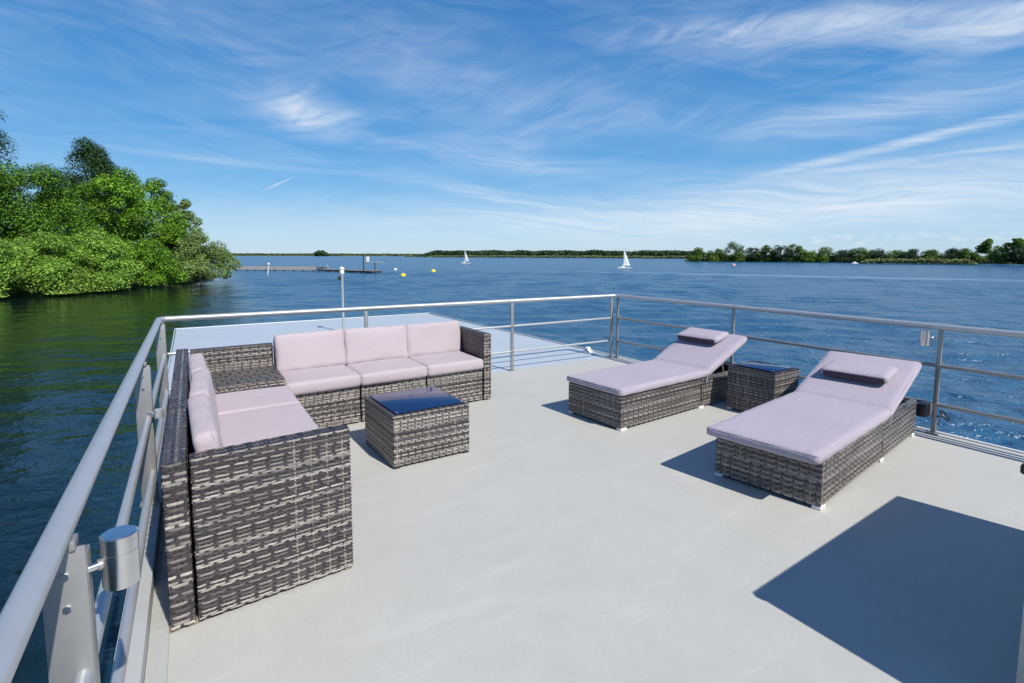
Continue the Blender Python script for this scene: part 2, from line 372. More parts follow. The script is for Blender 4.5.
# woven rattan -------------------------------------------------------
LIGHT, MID, DARK, GREY = (0.385, 0.350, 0.312), (0.180, 0.158, 0.148), (0.058, 0.050, 0.053), (0.255, 0.236, 0.220)
class Wicker:
    """dark core boxes wrapped with woven strands: every strand is a raised ribbon going over and under the stakes"""
    def __init__(s, seed=1, row=0.0083, period=0.068, amp=0.0032, style='banded'):
        s.V = []; s.F = []; s.C = []; s.nv = 0
        s.rng = np.random.default_rng(seed); s.row = row; s.period = period; s.amp = amp; s.style = style
        s.cores = Mesh()
    def palette(s, n):
        L, D, G, K = np.array(LIGHT), np.array(MID), np.array(GREY), np.array(DARK)
        if s.style == 'banded': pat = [L, L * .9, K, L, K, D * .8, K, L, K * 1.2, K, D, K, K * 1.2, L, L * .8, K * 1.1, L, K, K, D * .9, K, L * .8, K * 1.3, K, K, L * .9, L, K, G, K, K * 1.2, D]
        elif s.style == 'light': pat = [L, D, L * .9, G, K, L, K, G, L, D * .8, K, L * .85, G, K * 1.2, D, L, K, K * 1.2, G, L * .9, D]
        elif s.style == 'lounger': pat = [G * .85, D * .75, G * .75, K * 1.2, G * .95, D * .6, G * .7, K * 1.3, G * .85]
        else: pat = [K, K * 1.3, K, D, K, K, K * 1.2, D]
        off = 0
        cols = np.array([pat[(i + off) % len(pat)] for i in range(n)])
        return cols * s.rng.uniform(0.72, 1.15, (n, 1))
    def panel(s, P, u, v, n, w, h, style=None, row=None):
        if w < 0.015 or h < 0.015: return
        old = s.style
        if style: s.style = style
        P, u, v, n = (np.array(a, float) for a in (P, u, v, n))
        rw = row or s.row
        nr = max(1, int(round(h / rw))); rh = h / nr
        ns = max(4, int(math.ceil(w / s.period * 10)))
        xs = np.linspace(0, w, ns + 1)
        r = np.arange(nr)
        ph = (r % 2) * math.pi + s.rng.uniform(-0.45, 0.45, nr)
        per = s.period * s.rng.uniform(0.985, 1.015, nr)[:, None]
        prof = np.clip(2.4 * np.cos(2 * math.pi * xs[None, :] / per + ph[:, None]) + 1.55, -1, 1)       # over two, under one
        wob = s.rng.normal(0, 0.0006, (nr, ns + 1))
        off = s.amp * prof
        vc = (r[:, None] + 0.5) * rh + wob
        hw = rh * 0.47
        vv = np.stack([vc - hw, vc, vc + hw], -1)
        oo = np.stack([off - 0.0008, off + 0.0003, off - 0.0008], -1)
        pos = P + xs[None, :, None, None] * u + vv[..., None] * v + oo[..., None] * n
        idx = s.nv + np.arange(nr * (ns + 1) * 3).reshape(nr, ns + 1, 3)
        q = np.stack([idx[:, :-1, :-1], idx[:, 1:, :-1], idx[:, 1:, 1:], idx[:, :-1, 1:]], -1)
        col = s.palette(nr)[:, None, None, :] * (s.rng.uniform(0.85, 1.13, (nr, ns, 1, 1)) * (1 + 0.24 * np.sin(xs[None, :-1] * s.rng.uniform(3, 16, (nr, 1)) + s.rng.uniform(0, 6.28, (nr, 1))))[..., None, None]) * np.ones((1, 1, 2, 1))
        s.V.append(pos.reshape(-1, 3)); s.F.append(q.reshape(-1, 4)); s.C.append(col.reshape(-1, 3)); s.nv += pos.size // 3
        # stakes
        step = s.period / 2; k = np.arange(0, int(w / step) + 1) * step; k = k[(k > 0.004) & (k < w - 0.004)]
        for x in k:
            c = np.array(DARK) if s.rng.random() < 0.86 else np.array(LIGHT) * s.rng.uniform(0.5, 0.9)
            a = P + u * (x - 0.0045); b = P + u * (x + 0.0045)
            pos = np.array([a, b, b + v * h, a + v * h]) + n * (-0.0006)
            s.V.append(pos); s.F.append(np.array([[0, 1, 2, 3]]) + s.nv); s.C.append(c[None, :]); s.nv += 4
        s.style = old
    def box(s, x0, x1, y0, y1, z0, z1, faces='nsewt', top_style=None, row=None, core=True):
        e = s.amp + 0.0015
        if core: s.cores.box(x0 + e, x1 - e, y0 + e, y1 - e, z0 + 0.002, z1 - e, 0)
        i = 0.0035
        if 's' in faces: s.panel((x0 + i, y0 + .003, z0), (1, 0, 0), (0, 0, 1), (0, -1, 0), x1 - x0 - 2 * i, z1 - z0, None, row)
        if 'n' in faces: s.panel((x1 - i, y1 - .003, z0), (-1, 0, 0), (0, 0, 1), (0, 1, 0), x1 - x0 - 2 * i, z1 - z0, None, row)
        if 'w' in faces: s.panel((x0 + .003, y1 - i, z0), (0, -1, 0), (0, 0, 1), (-1, 0, 0), y1 - y0 - 2 * i, z1 - z0, None, row)
        if 'e' in faces: s.panel((x1 - .003, y0 + i, z0), (0, 1, 0), (0, 0, 1), (1, 0, 0), y1 - y0 - 2 * i, z1 - z0, None, row)
        if 't' in faces:
            if (x1 - x0) > (y1 - y0): s.panel((x0 + i, y0 + i, z1 - .002), (1, 0, 0), (0, 1, 0), (0, 0, 1), x1 - x0 - 2 * i, y1 - y0 - 2 * i, top_style, row)
            else: s.panel((x0 + i, y1 - i, z1 - .002), (0, -1, 0), (1, 0, 0), (0, 0, 1), y1 - y0 - 2 * i, x1 - x0 - 2 * i, top_style, row)
        return s
    def build(s, name, parent, skew=None, mtx=None):
        V = np.concatenate(s.V) if s.V else np.zeros((0, 3)); F = np.concatenate(s.F) if s.F else np.zeros((0, 4), int)
        C = np.concatenate(s.C) if s.C else np.zeros((0, 3))
        cv = np.array([v.co[:] for v in s.cores.bm.verts]); s.cores.bm.verts.index_update()
        cf = [[v.index for v in f.verts] for f in s.cores.bm.faces]; s.cores.bm.free()
        faces = F.tolist() + [[i + len(V) for i in f] for f in cf]
        if len(cv): V = np.concatenate([V, cv]); C = np.concatenate([C, np.tile(np.array(DARK) * 0.5, (len(cf), 1))])
        if skew: V = np.array([skew(Vector(p))[:] for p in V])
        if mtx is not None:
            mm = np.array(mtx); V = V @ mm[:3, :3].T + mm[:3, 3]
        me = bpy.data.meshes.new(name); me.from_pydata(V.tolist(), [], faces); me.update()
        at_ = me.attributes.new('strand', 'FLOAT_COLOR', 'FACE')
        at_.data.foreach_set('color', np.concatenate([np.clip(C, 0, 1), np.ones((len(C), 1))], 1).astype('f').ravel())
        sm = np.zeros(len(me.polygons), bool); sm[:len(F)] = True
        me.polygons.foreach_set('use_smooth', sm)
        return link(name, me, 'wicker', parent)

# cushions -----------------------------------------------------------
def cushion_mesh(sx, sy, sz, r=0.028, puff=0.012, seed=0, dens=26, wrinkle=0.004, seam=True):
    """rounded, slightly puffed and wrinkled pad centred on the origin, plus a sewn seam round its rim"""
    rng = np.random.default_rng(seed)
    nx = max(8, int(sx * dens * 1.6)); ny = max(8, int(sy * dens * 1.6)); nz = 6
    b = bmesh.new(); vs = {}
    def key(i, j, k):
        if (i, j, k) not in vs:
            vs[(i, j, k)] = b.verts.new((sx * (i / nx - .5), sy * (j / ny - .5), sz * (k / nz - .5)))
        return vs[(i, j, k)]
    for i in range(nx):
        for j in range(ny):
            b.faces.new((key(i, j, 0), key(i, j + 1, 0), key(i + 1, j + 1, 0), key(i + 1, j, 0)))
            b.faces.new((key(i, j, nz), key(i + 1, j, nz), key(i + 1, j + 1, nz), key(i, j + 1, nz)))
    for k in range(nz):
        for i in range(nx):
            b.faces.new((key(i, 0, k), key(i + 1, 0, k), key(i + 1, 0, k + 1), key(i, 0, k + 1)))
            b.faces.new((key(i, ny, k), key(i, ny, k + 1), key(i + 1, ny, k + 1), key(i + 1, ny, k)))
        for j in range(ny):
            b.faces.new((key(0, j, k), key(0, j, k + 1), key(0, j + 1, k + 1), key(0, j + 1, k)))
            b.faces.new((key(nx, j, k), key(nx, j + 1, k), key(nx, j + 1, k + 1), key(nx, j, k + 1)))
    waves = [(rng.uniform(3, 16), rng.uniform(0, 6.28), rng.uniform(0, math.pi), rng.uniform(0.3, 1)) for _ in range(9)]
    rr = min(r, sz * 0.48)
    for v in b.verts:
        p = v.co.copy(); fx, fy = p.x / (sx / 2), p.y / (sy / 2)
        inner = Vector((max(-sx / 2 + rr, min(sx / 2 - rr, p.x)), max(-sy / 2 + rr, min(sy / 2 - rr, p.y)), max(-sz / 2 + rr, min(sz / 2 - rr, p.z))))
        d = p - inner
        if d.length > 1e-9:
            nrm = d.normalized(); p = inner + nrm * rr
        else: nrm = Vector((0, 0, 0))
        dome = max(0.0, (1 - fx ** 2) * (1 - fy ** 2))
        w = sum(a * math.sin(f * (v.co.x * math.cos(t) + v.co.y * math.sin(t)) + ph) for f, ph, t, a in waves) / 4
        edge = max(abs(fx), abs(fy)) ** 4
        p.z += (1 if v.co.z > 0 else -0.25) * puff * dome ** 0.5 + (wrinkle * w * (0.4 + 1.2 * edge) if v.co.z > -sz * .3 else 0)
        bl = 1 - (v.co.z / (sz / 2)) ** 2
        p += Vector((nrm.x, nrm.y, 0)) * (0.008 * bl + wrinkle * 1.3 * math.sin(31 * v.co.x + 27 * v.co.y + seed) * abs(v.co.z) / sz)
        v.co = p
    bmesh.ops.recalc_face_normals(b, faces=b.faces[:])
    return b
def cushion_piping(m, sx, sy, z, r, rad=0.0045, seed=0):
    pts = []; ex, ey = sx / 2 + .001, sy / 2 + .001
    for cx, cy, a0 in ((ex - r, ey - r, 0), (-ex + r, ey - r, 90), (-ex + r, -ey + r, 180), (ex - r, -ey + r, 270)):
        if pts:
            q0 = pts[-1]; q1 = (cx + r * math.cos(R(a0)), cy + r * math.sin(R(a0)), z)
            for f in range(1, 32): pts.append(tuple(q0[i] + (q1[i] - q0[i]) * f / 32 for i in range(3)))
        for k in range(5):
            a = R(a0 + 90 * k / 4); pts.append((cx + r * math.cos(a), cy + r * math.sin(a), z))
    q0, q1 = pts[-1], pts[0]
    for f in range(1, 33): pts.append(tuple(q0[i] + (q1[i] - q0[i]) * f / 32 for i in range(3)))
    m.path(pts, rad, 6)
def build_bm(b, name, mat, parent, mtx=None, fn=None):
    if mtx is not None: bmesh.ops.transform(b, matrix=mtx, verts=b.verts)
    if fn:
        for v in b.verts: v.co = fn(v.co)
    me = bpy.data.meshes.new(name); b.to_mesh(me); b.free(); me.polygons.foreach_set('use_smooth', [True] * len(me.polygons))
    return link(name, me, mat, parent)

# ------------------------------------------------------------------ water, boat
WZ = -2.35
def lake_mesh():
    rng = np.random.default_rng(77)
    NA = 840; rad = [1.0]
    while rad[-1] < 170: rad.append(rad[-1] + max(0.10, rad[-1] * 0.0068))
    flat0 = len(rad)
    rad += [230, 400, 900, 2500, 9000]
    r = np.array(rad); th = np.linspace(0, 2 * math.pi, NA, endpoint=False)
    X = (r[:, None] * np.cos(th)).ravel(); Y = (r[:, None] * np.sin(th)).ravel(); rr = np.repeat(r, NA)
    gap = np.maximum(np.maximum(0.10, rr * 0.0068), rr * 2 * math.pi / NA)
    Z = np.zeros_like(X)
    lee = np.clip((X - 0.045 * Y + 2.0) / 7.0, 0, 1); lee = 0.26 + 0.74 * lee * lee * (3 - 2 * lee)
    gust = 0.75 + 0.25 * np.sin(X * 0.11 + 0.8 * np.sin(Y * 0.07)) * np.sin(Y * 0.09 + 1.3 + np.sin(X * .05))
    for i in range(64):
        lam = 0.45 * (5.2 / 0.45) ** rng.random() ; k = 2 * math.pi / lam
        a = HEAD + rng.normal(0, 0.42)
        amp = 0.023 * lam / (2 * math.pi)
        keep = np.clip((lam / gap - 2.2) / 2.0, 0, 1)
        Z += keep * amp * np.sin(k * (X * math.sin(a) + Y * math.cos(a)) + rng.uniform(0, 6.28))
    Z *= lee * gust * np.clip((200 - rr) / 60, 0, 1)
    V = np.concatenate([np.stack([X, Y, Z], 1), [[0, 0, 0]]])
    n = len(r); i0 = (np.arange(n - 1)[:, None] * NA + np.arange(NA)[None]).ravel(); i1 = (np.arange(n - 1)[:, None] * NA + (np.arange(NA)[None] + 1) % NA).ravel()
    F = np.stack([i0, i0 + NA, i1 + NA, i1], 1).tolist()
    c0 = len(V) - 1; F += [[c0, k, (k + 1) % NA] for k in range(NA)]
    me = bpy.data.meshes.new('water'); me.from_pydata(V.tolist(), [], F); me.update()
    me.polygons.foreach_set('use_smooth', np.ones(len(F), bool)); return me
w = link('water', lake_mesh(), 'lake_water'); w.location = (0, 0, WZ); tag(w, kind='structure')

XL, XR, YF, YB, YBOW = -0.257, 5.12, 5.527, -4.0, 12.08
boat = thing('houseboat', 'houseboat whose flat grey roof deck carries the wicker furniture', 'houseboat', (2.43, 4.0, WZ))
def off(root):
    v = root.location; return lambda p: Vector(p) - v
sk_boat = off(boat)
Mesh().box(-0.20, XR + 0.03, YB, YF + 0.02, -0.14, 0.0, 0).build('roof_deck', 'deck_paint', boat, skew=sk_boat)
m = Mesh(); m.prism([(-0.29, YF + 0.02), (XR + 0.03, YF + 0.02), (4.98, YBOW), (-0.29, YBOW)], -0.14, -0.003)
m.build('foredeck', 'foredeck_paint', boat, skew=sk_boat)
m = Mesh()
m.box(XL - 0.03, -0.2, YB, YF + 0.018, -0.16, 0.075, 0.006)
m.build('kerb', 'kerb_paint', boat, skew=sk_boat)
m = Mesh()
m.box(-0.1995, -0.1335, YB, YF + 0.018, 0.0004, 0.0135, 0.004)
m.build('kerb', 'kerb_paint', boat, skew=sk_boat)
m = Mesh()
m.box(XR + 0.031, XR + 0.058, YB, YF + 0.06, -0.16, 0.014, 0.004)
m.build('kerb', 'white_hull', boat, skew=sk_boat)
m = Mesh()
m.path([(XR + 0.045, YF + 0.06, 0.004), (5.02, YBOW, 0.006)], 0.014, 8)
m.path([(5.02, YBOW + 0.02, 0.006), (-0.30, YBOW + 0.02, -0.004)], 0.012, 8)
m.path([(-0.312, YBOW, 0.006), (-0.30, YF + 0.03, -0.006)], 0.010, 8)
m.build('edge_trim', 'foredeck_paint', boat, skew=sk_boat)
m = Mesh(); m.prism([(-0.1, YB + .05), (XR - .1, YB + .05), (XR - .1, YF), (4.8, YBOW - .2), (-0.1, YBOW - .2)], WZ + 0.3, -0.141)
m.build('cabin_wall', 'white_hull', boat, skew=sk_boat)
m = Mesh(); m.prism([(-0.4, YB - .3), (XR + .3, YB - .3), (XR + .3, YF), (4.6, YBOW + .9), (0.3, YBOW + .9), (-.4, YF)], WZ - 0.4, WZ + 0.299)
m.build('hull', 'navy_hull', boat, skew=sk_boat)

# ------------------------------------------------------------------ guard rail
HR = 0.8795
rail = thing('guard_rail', 'grey metal guard rail with two lower bars round the edge of the roof deck', 'railing', (XL, YF, 0))
sk = off(rail)
m = Mesh()
m.path([(XL, YB, HR), (XL, YF - .06, HR), (XL + .018, YF - .018, HR), (XL + .06, YF, HR), (XR - .05, YF, HR), (XR - .015, YF - .015, HR), (XR, YF - .05, HR), (XR, YB, HR)], 0.0245, 16)
m.build('top_rail', 'rail_metal', rail, skew=sk, ang=60)
for z in (0.565, 0.244):
    Mesh().tube((XL + .026, YB, z), (XL + .026, YF - .09, z), 0.0165).build('lower_bar', 'rail_metal', rail, skew=sk)
    Mesh().tube((XL + .05, YF, z), (XR - .08, YF, z), 0.0135).build('lower_bar', 'rail_metal', rail, skew=sk)
    Mesh().tube((XR, YF - .06, z), (XR, YB, z), 0.0165).build('lower_bar', 'post_metal', rail, skew=sk)
def flat_post(x, y):
    m = Mesh(); m.box(x - .030, x + .044, y - .004, y + .004, 0.0, HR - .03, 0.0015); m.box(x + .038, x + .045, y + .0042, y + .045, 0.0, HR - .05, 0.0015)
    m.box(x - .04, x + .075, y - .03, y + .07, 0.0761, 0.083, 0.002)
    p = m.build('post', 'post_metal', rail, skew=sk)
    Mesh().box(x + .004, x + .030, y - .012, y + .030, HR - .034, HR - .012, 0.004).build('weld_plate', 'post_metal', p, skew=sk)
    for z in (HR - .085, HR - .155, 0.16, 0.11):
        Mesh().tube((x + .008, y - .010, z), (x + .008, y - .004, z), 0.0075, seg=6).build('bolt', 'steel', p, skew=sk)
for y in (5.44, 3.42, 1.345, -0.65, -2.65): flat_post(XL, y)
def slim_post(x, y, ax):
    m = Mesh()
    wx, wy = (.019, .012) if ax == 'x' else (.012, .016)
    m.box(x - wx, x + wx, y - wy, y + wy, -0.0, HR - .018, 0.004)
    m.box(x - .045, x + .022, y - .04, y + .04, 0.0005, 0.010, 0.002)
    for z in (0.565, 0.244): m.box(x - wx - .004, x + wx + .004, y - wy - .004, y + wy + .004, z - .016, z + .016, 0.003)
    m.build('post', 'post_metal', rail, skew=sk)
for x in (3.395, 1.57): slim_post(x, YF, 'x')
for x, y, a in ((XR - .075, YF, 'x'), (XR, YF - .045, 'y'), (XR, 3.635, 'y'), (XR, 1.745, 'y'), (XR, -0.14, 'y'), (XR, -2.03, 'y')): slim_post(x, y, a)

# lamps on the rail
def spot_lamp(x, y, z, r, h, dx, dy, label, mat='steel'):
    t = thing('rail_lamp', label, 'lamp', (x, y, z), 0, 'round lamps clamped to the guard rail')
    m = Mesh()
    pr = [(0.0, -h / 2 + .004), (r * .86, -h / 2 + .004), (r * .88, -h / 2), (r * .98, -h / 2 + .001), (r, -h / 2 + .005), (r, h * .16), (r * .975, h * .165), (r * .975, h * .185), (r, h * .19), (r, h / 2 - .003), (r - .004, h / 2), (0.0, h / 2 + .0006)]
    pr = [(max(a, 1e-4), b) for a, b in pr]
    m.lathe(pr, seg=40); m.build('housing', mat, t, ang=35)
    d = Vector((dx, dy, 0)); n = d.normalized()
    Mesh().tube(n * (r - .002), d, 0.008).build('bracket', 'steel', t)
    Mesh().tube(n * (r - .004) + Vector((0, 0, -.0)), n * (r + .006), 0.012).build('screw', 'post_metal', t)
    return t
spot_lamp(-0.160, 1.375, 0.790, 0.0345, 0.116, -0.075, -0.025, 'brushed steel cylinder lamp on the left rail, large in the foreground')
spot_lamp(-0.182, 3.36, 0.592, 0.021, 0.050, -0.05, 0.03, 'small pale round lamp on the left rail post beside the sofa back', 'rail_metal')
spot_lamp(5.035, 1.815, 0.790, 0.038, 0.125, 0.070, -0.045, 'steel cylinder lamp under the right top rail behind the near lounger')
t = thing('socket_box', 'small dark weatherproof box on the rail post behind the near lounger', 'socket', (5.04, 1.80, 0.2))
Mesh().box(-.045, .045, -.035, .03, -.055, .05, 0.008).build('box_body', 'black_plastic', t)
Mesh().box(.046, .06, -.04, .035, -.06, .055, 0.003).build('mounting_plate', 'post_metal', t)
t = thing('mooring_ring', 'black ring hanging outside the rail post behind the near lounger', 'ring', (5.19, 1.70, 0.15))
m = Mesh(); m.path([(0.035 * math.cos(a), 0.03 * math.sin(a), 0.035 * math.sin(a)) for a in [2 * math.pi * k / 16 for k in range(17)]], 0.007, 8)
m.build('ring', 'black_plastic', t); Mesh().tube((-.07, .02, 0.0), (-.03, .005, 0.0), 0.008).build('hook', 'black_plastic', t)

# mast light on the foredeck
t = thing('anchor_light_pole', 'slim white pole with a light on top standing on the foredeck', 'light pole', (2.40, 9.95, -0.003))
Mesh().tube((0, 0, 0.012), (0, 0, 1.10), 0.024, 0.021, 16).build('pole', 'rail_metal', t)
Mesh().lathe([(0.0001, 0), (0.09, 0), (0.09, 0.008), (0.04, 0.02), (0.03, 0.05), (.0001, .05)]).build('base_flange', 'white_plastic', t)
l = Mesh().lathe([(0.0001, 1.10), (0.036, 1.10), (0.04, 1.115), (0.04, 1.15), (0.034, 1.16), (0.034, 1.185), (0.046, 1.19), (0.05, 1.198), (0.034, 1.212), (0.0001, 1.235)]).build('lamp_head', 'white_plastic', t)
Mesh().box(-0.075, -0.03, -0.02, 0.02, 0.98, 1.06, 0.006).build('junction_box', 'black_plastic', t)
t = thing('deck_light', 'little white domed light on the outer edge of the foredeck', 'light', (5.06, 6.05, 0.0))
Mesh().lathe([(0.0001, 0), (0.06, 0), (0.06, 0.015), (0.05, 0.02), (0.045, 0.05), (0.03, 0.068), (0.0001, 0.074)]).build('dome', 'white_plastic', t)
Mesh().lathe([(0.0001, -0.004), (0.075, -0.004), (0.075, 0.006), (0.0001, 0.006)]).build('base', 'white_plastic', t)

# hatch housing: its corner just enters the frame, its shadow lies on the deck
hx0, hx1, hy0, hy1, hh = 2.16, 3.75, -1.2, 0.473, 0.86
t = thing('hatch_housing', 'grey stair hatch box whose corner shows at the lower right edge', 'hatch', (2.83, -0.3, 0))
sk = off(t)
m = Mesh(); bb = 0.07
m.prism([(hx0, hy1), (hx0, hy0), (hx1, hy0), (hx1, hy1 + .10)], 0.0005, hh); m.build('housing', 'housing_paint', t, skew=sk)
Mesh().box(hx0 - .02, hx0 + .06, hy1 + .004, hy1 + .034, hh - .078, hh - .045, 0.008).build('handle', 'black_plastic', t, skew=sk)
for z in (.15, .5): Mesh().tube((hx0 - .008, hy1 - .025, z), (hx0 + .001, hy1 - .025, z), 0.008, seg=8).build('bolt', 'steel', t, skew=sk)

# ------------------------------------------------------------------ corner sofa
SX0 = -0.13
def sofa_skew(loc):
    def f(p):
        k = 0.09 - 0.018 * (p[1] - 2.3)
        return Vector((p[0] - loc[0], p[1] + k * (p[0] - SX0) - loc[1], p[2] - loc[2]))
    return f
sofa = thing('corner_sofa', 'brown and grey wicker corner sofa with pale pink cushions beside the left rail', 'sofa', (0.2, 3.7, 0.0))
ss = sofa_skew(sofa.location)
g = 0.004
ZB, ZS, ZC, ZT = 0.018, 0.325, 0.428, 0.669
yj = [2.275, 3.06, 3.77, 4.37]
xj = [0.60, 1.20, 1.82, 2.43]
bx = SX0 + 0.088                              # inside face of the left backrest
# left run
for k in range(3):
    y0, y1 = yj[k] + (0.09 if k == 0 else g), yj[k + 1] - g
    Wicker(10 + k, style='light').box(bx + g, 0.575, y0, y1, ZB, ZS, 'et').build('seat_base', sofa, ss)
    ya, yb = yj[k] + (0 if k == 0 else g), (yj[k + 1] if k < 2 else 4.37) - g
    Wicker(20 + k).box(SX0, bx - g, ya, yb, ZB, ZT, 'nsewt', 'dark', 0.0125).build('backrest', sofa, ss)
Wicker(31).box(bx + g, 0.58, yj[0] + .002, yj[0] + 0.086, ZB, ZT, 'snewt', 'dark').build('armrest', sofa, ss)
# corner box
c_ = Wicker(40, style='light').box(bx + g, 0.592, 4.374, 4.985, ZB, 0.448, 'snew')
c_.build('corner_base', sofa, ss)
Wicker(41, style='light', row=0.013).box(bx + g - .002, 0.597, 4.366, 4.985, 0.451, 0.474, 'swet', 'lounger').build('corner_lid', sofa, ss)
Wicker(42, style='light').box(SX0, bx - g, 4.374, 5.085, ZB, ZT, 'nsewt', 'dark', 0.0125).build('backrest', sofa, ss)
Wicker(43, style='light', row=0.0112).box(bx + g, 0.592, 4.99, 5.082, ZB, ZT - .008, 'nset', 'dark').build('backrest', sofa, ss)
# right run
for k in range(3):
    x0, x1 = xj[k] + g, xj[k + 1] - g
    Wicker(50 + k, style='light', row=0.0112).box(x0, x1, 4.374, 4.985, ZB, ZS, 'st').build('seat_base', sofa, ss)
    Wicker(60 + k, style='light').box(x0, x1, 4.99, 5.082, ZB, ZT, 'nsewt', 'dark').build('backrest', sofa, ss)
Wicker(70, style='light', row=0.0112).box(2.434, 2.523, 4.362, 5.082, ZB, ZT, 'se', 'dark').build('armrest', sofa, ss)
wk = Wicker(71, style='dark'); wk.box(2.434, 2.523, 4.362, 5.082, ZB, ZT, 'wtn', 'dark', core=False)
wk.build('armrest', sofa, ss).name = 'armrest_lining'
for x, y in ((-.115, 2.30), (-.055, 2.30), (.56, 2.30), (2.50, 4.38), (.62, 4.39), (-.115, 5.05)):
    Mesh().box(x - .018, x + .018, y - .012, y + .02, 0.0005, 0.017, 0.003).build('foot', 'pier_wood', sofa, skew=ss)
def pad(name, cx, cy, cz, sx, sy, sz, parent, skew, mat, rot=None, seed=0, puff=0.012, pipe=True, wrinkle=0.004, r=0.028):
    b = cushion_mesh(sx, sy, sz, r, puff, seed, wrinkle=wrinkle)
    mtx = Matrix.Translation((cx, cy, cz))
    if rot: mtx = mtx @ rot
    o = build_bm(b, name, mat, parent, mtx, skew)
    if pipe:
        m = Mesh()
        cushion_piping(m, sx, sy, sz * 0.30, r); bmesh.ops.transform(m.bm, matrix=mtx, verts=m.bm.verts)
        m.build('piping', mat, o, skew=skew)
    return o
seat_h = ZC - ZS
ys = [2.368, 3.06, 3.77, 4.345]
for k in range(3):
    pad('seat_cushion', (bx + 0.612) / 2, (ys[k] + ys[k + 1]) / 2, (ZS + ZC) / 2, 0.612 - bx - .004, ys[k + 1] - ys[k] - .006, seat_h, sofa, ss, 'sofa_fabric', None, 3 + k, 0.006, r=.018)
for k in range(3):
    y0 = 2.372 if k == 0 else ys[k]
    rot = Matrix.Rotation(R((1.5, -1.2, 1)[k]), 4, 'Z') @ Matrix.Rotation(R((80, 82, 79)[k]), 4, 'Y') @ Matrix.Rotation(R((1.2, -1, 1)[k]), 4, 'Z')
    pad('back_cushion', bx + 0.076, (y0 + ys[k + 1]) / 2, (ZC + 0.150), 0.315, ys[k + 1] - y0 - .012, 0.092, sofa, ss, 'sofa_fabric', rot, 13 + k, 0.009, wrinkle=.006, r=.016)
for k in range(3):
    x1 = xj[k + 1] - (0 if k < 2 else 0.004)
    pad('seat_cushion', (xj[k] + x1) / 2, (4.345 + 4.975) / 2, (ZS + ZC) / 2, x1 - xj[k] - .008, 0.63, seat_h, sofa, ss, 'sofa_fabric', None, 23 + k, 0.007, r=.018)
    pad('back_cushion', (xj[k] + x1) / 2, 4.925, ZC + 0.150, x1 - xj[k] - .012, 0.325, 0.105, sofa, ss, 'sofa_fabric', Matrix.Rotation(R(79), 4, 'X') @ Matrix.Rotation(R((0.7, -0.5, 0.4)[k]), 4, 'Z'), 33 + k, 0.009, wrinkle=.009, r=.016)

# ------------------------------------------------------------------ tables
def wicker_table(label, x, y, rz, wx, wy, h, seed, style, footmat, faces='nsewt'):
    t = thing('wicker_table', label, 'table', (x, y, 0), rz, 'glass topped wicker tables')
    Wicker(seed, style=style, row=0.0130, period=0.052).box(0, wx, 0, wy, 0.018, h - .006, faces, 'dark').build('table_body', t)
    gl = Mesh().box(.032, wx - .032, .032, wy - .032, h - .001, h + .006, 0.002).build('glass_top', 'dark_glass', t)
    for a in (.045, wx - .045):
        for b in (.045, wy - .045): Mesh().tube((a, b, h + .0061), (a, b, h + .0085), 0.009).build('stud', 'steel', gl)
    for a in (.004, wx - .05):
        for b in (.004, wy - .05): Mesh().box(a, a + .046, b, b + .046, 0.0005, 0.017, 0.003).build('foot', footmat, t)
    return t
wicker_table('low square wicker coffee table with a dark glass top in front of the sofa', 1.108, 3.33, 0.034, 0.585, 0.605, 0.373, 80, 'light', 'black_plastic')
wicker_table('small dark wicker side table with a glass top standing between the two loungers', 4.30, 2.62, 0.03, 0.40, 0.46, 0.425, 81, 'lounger', 'white_plastic')

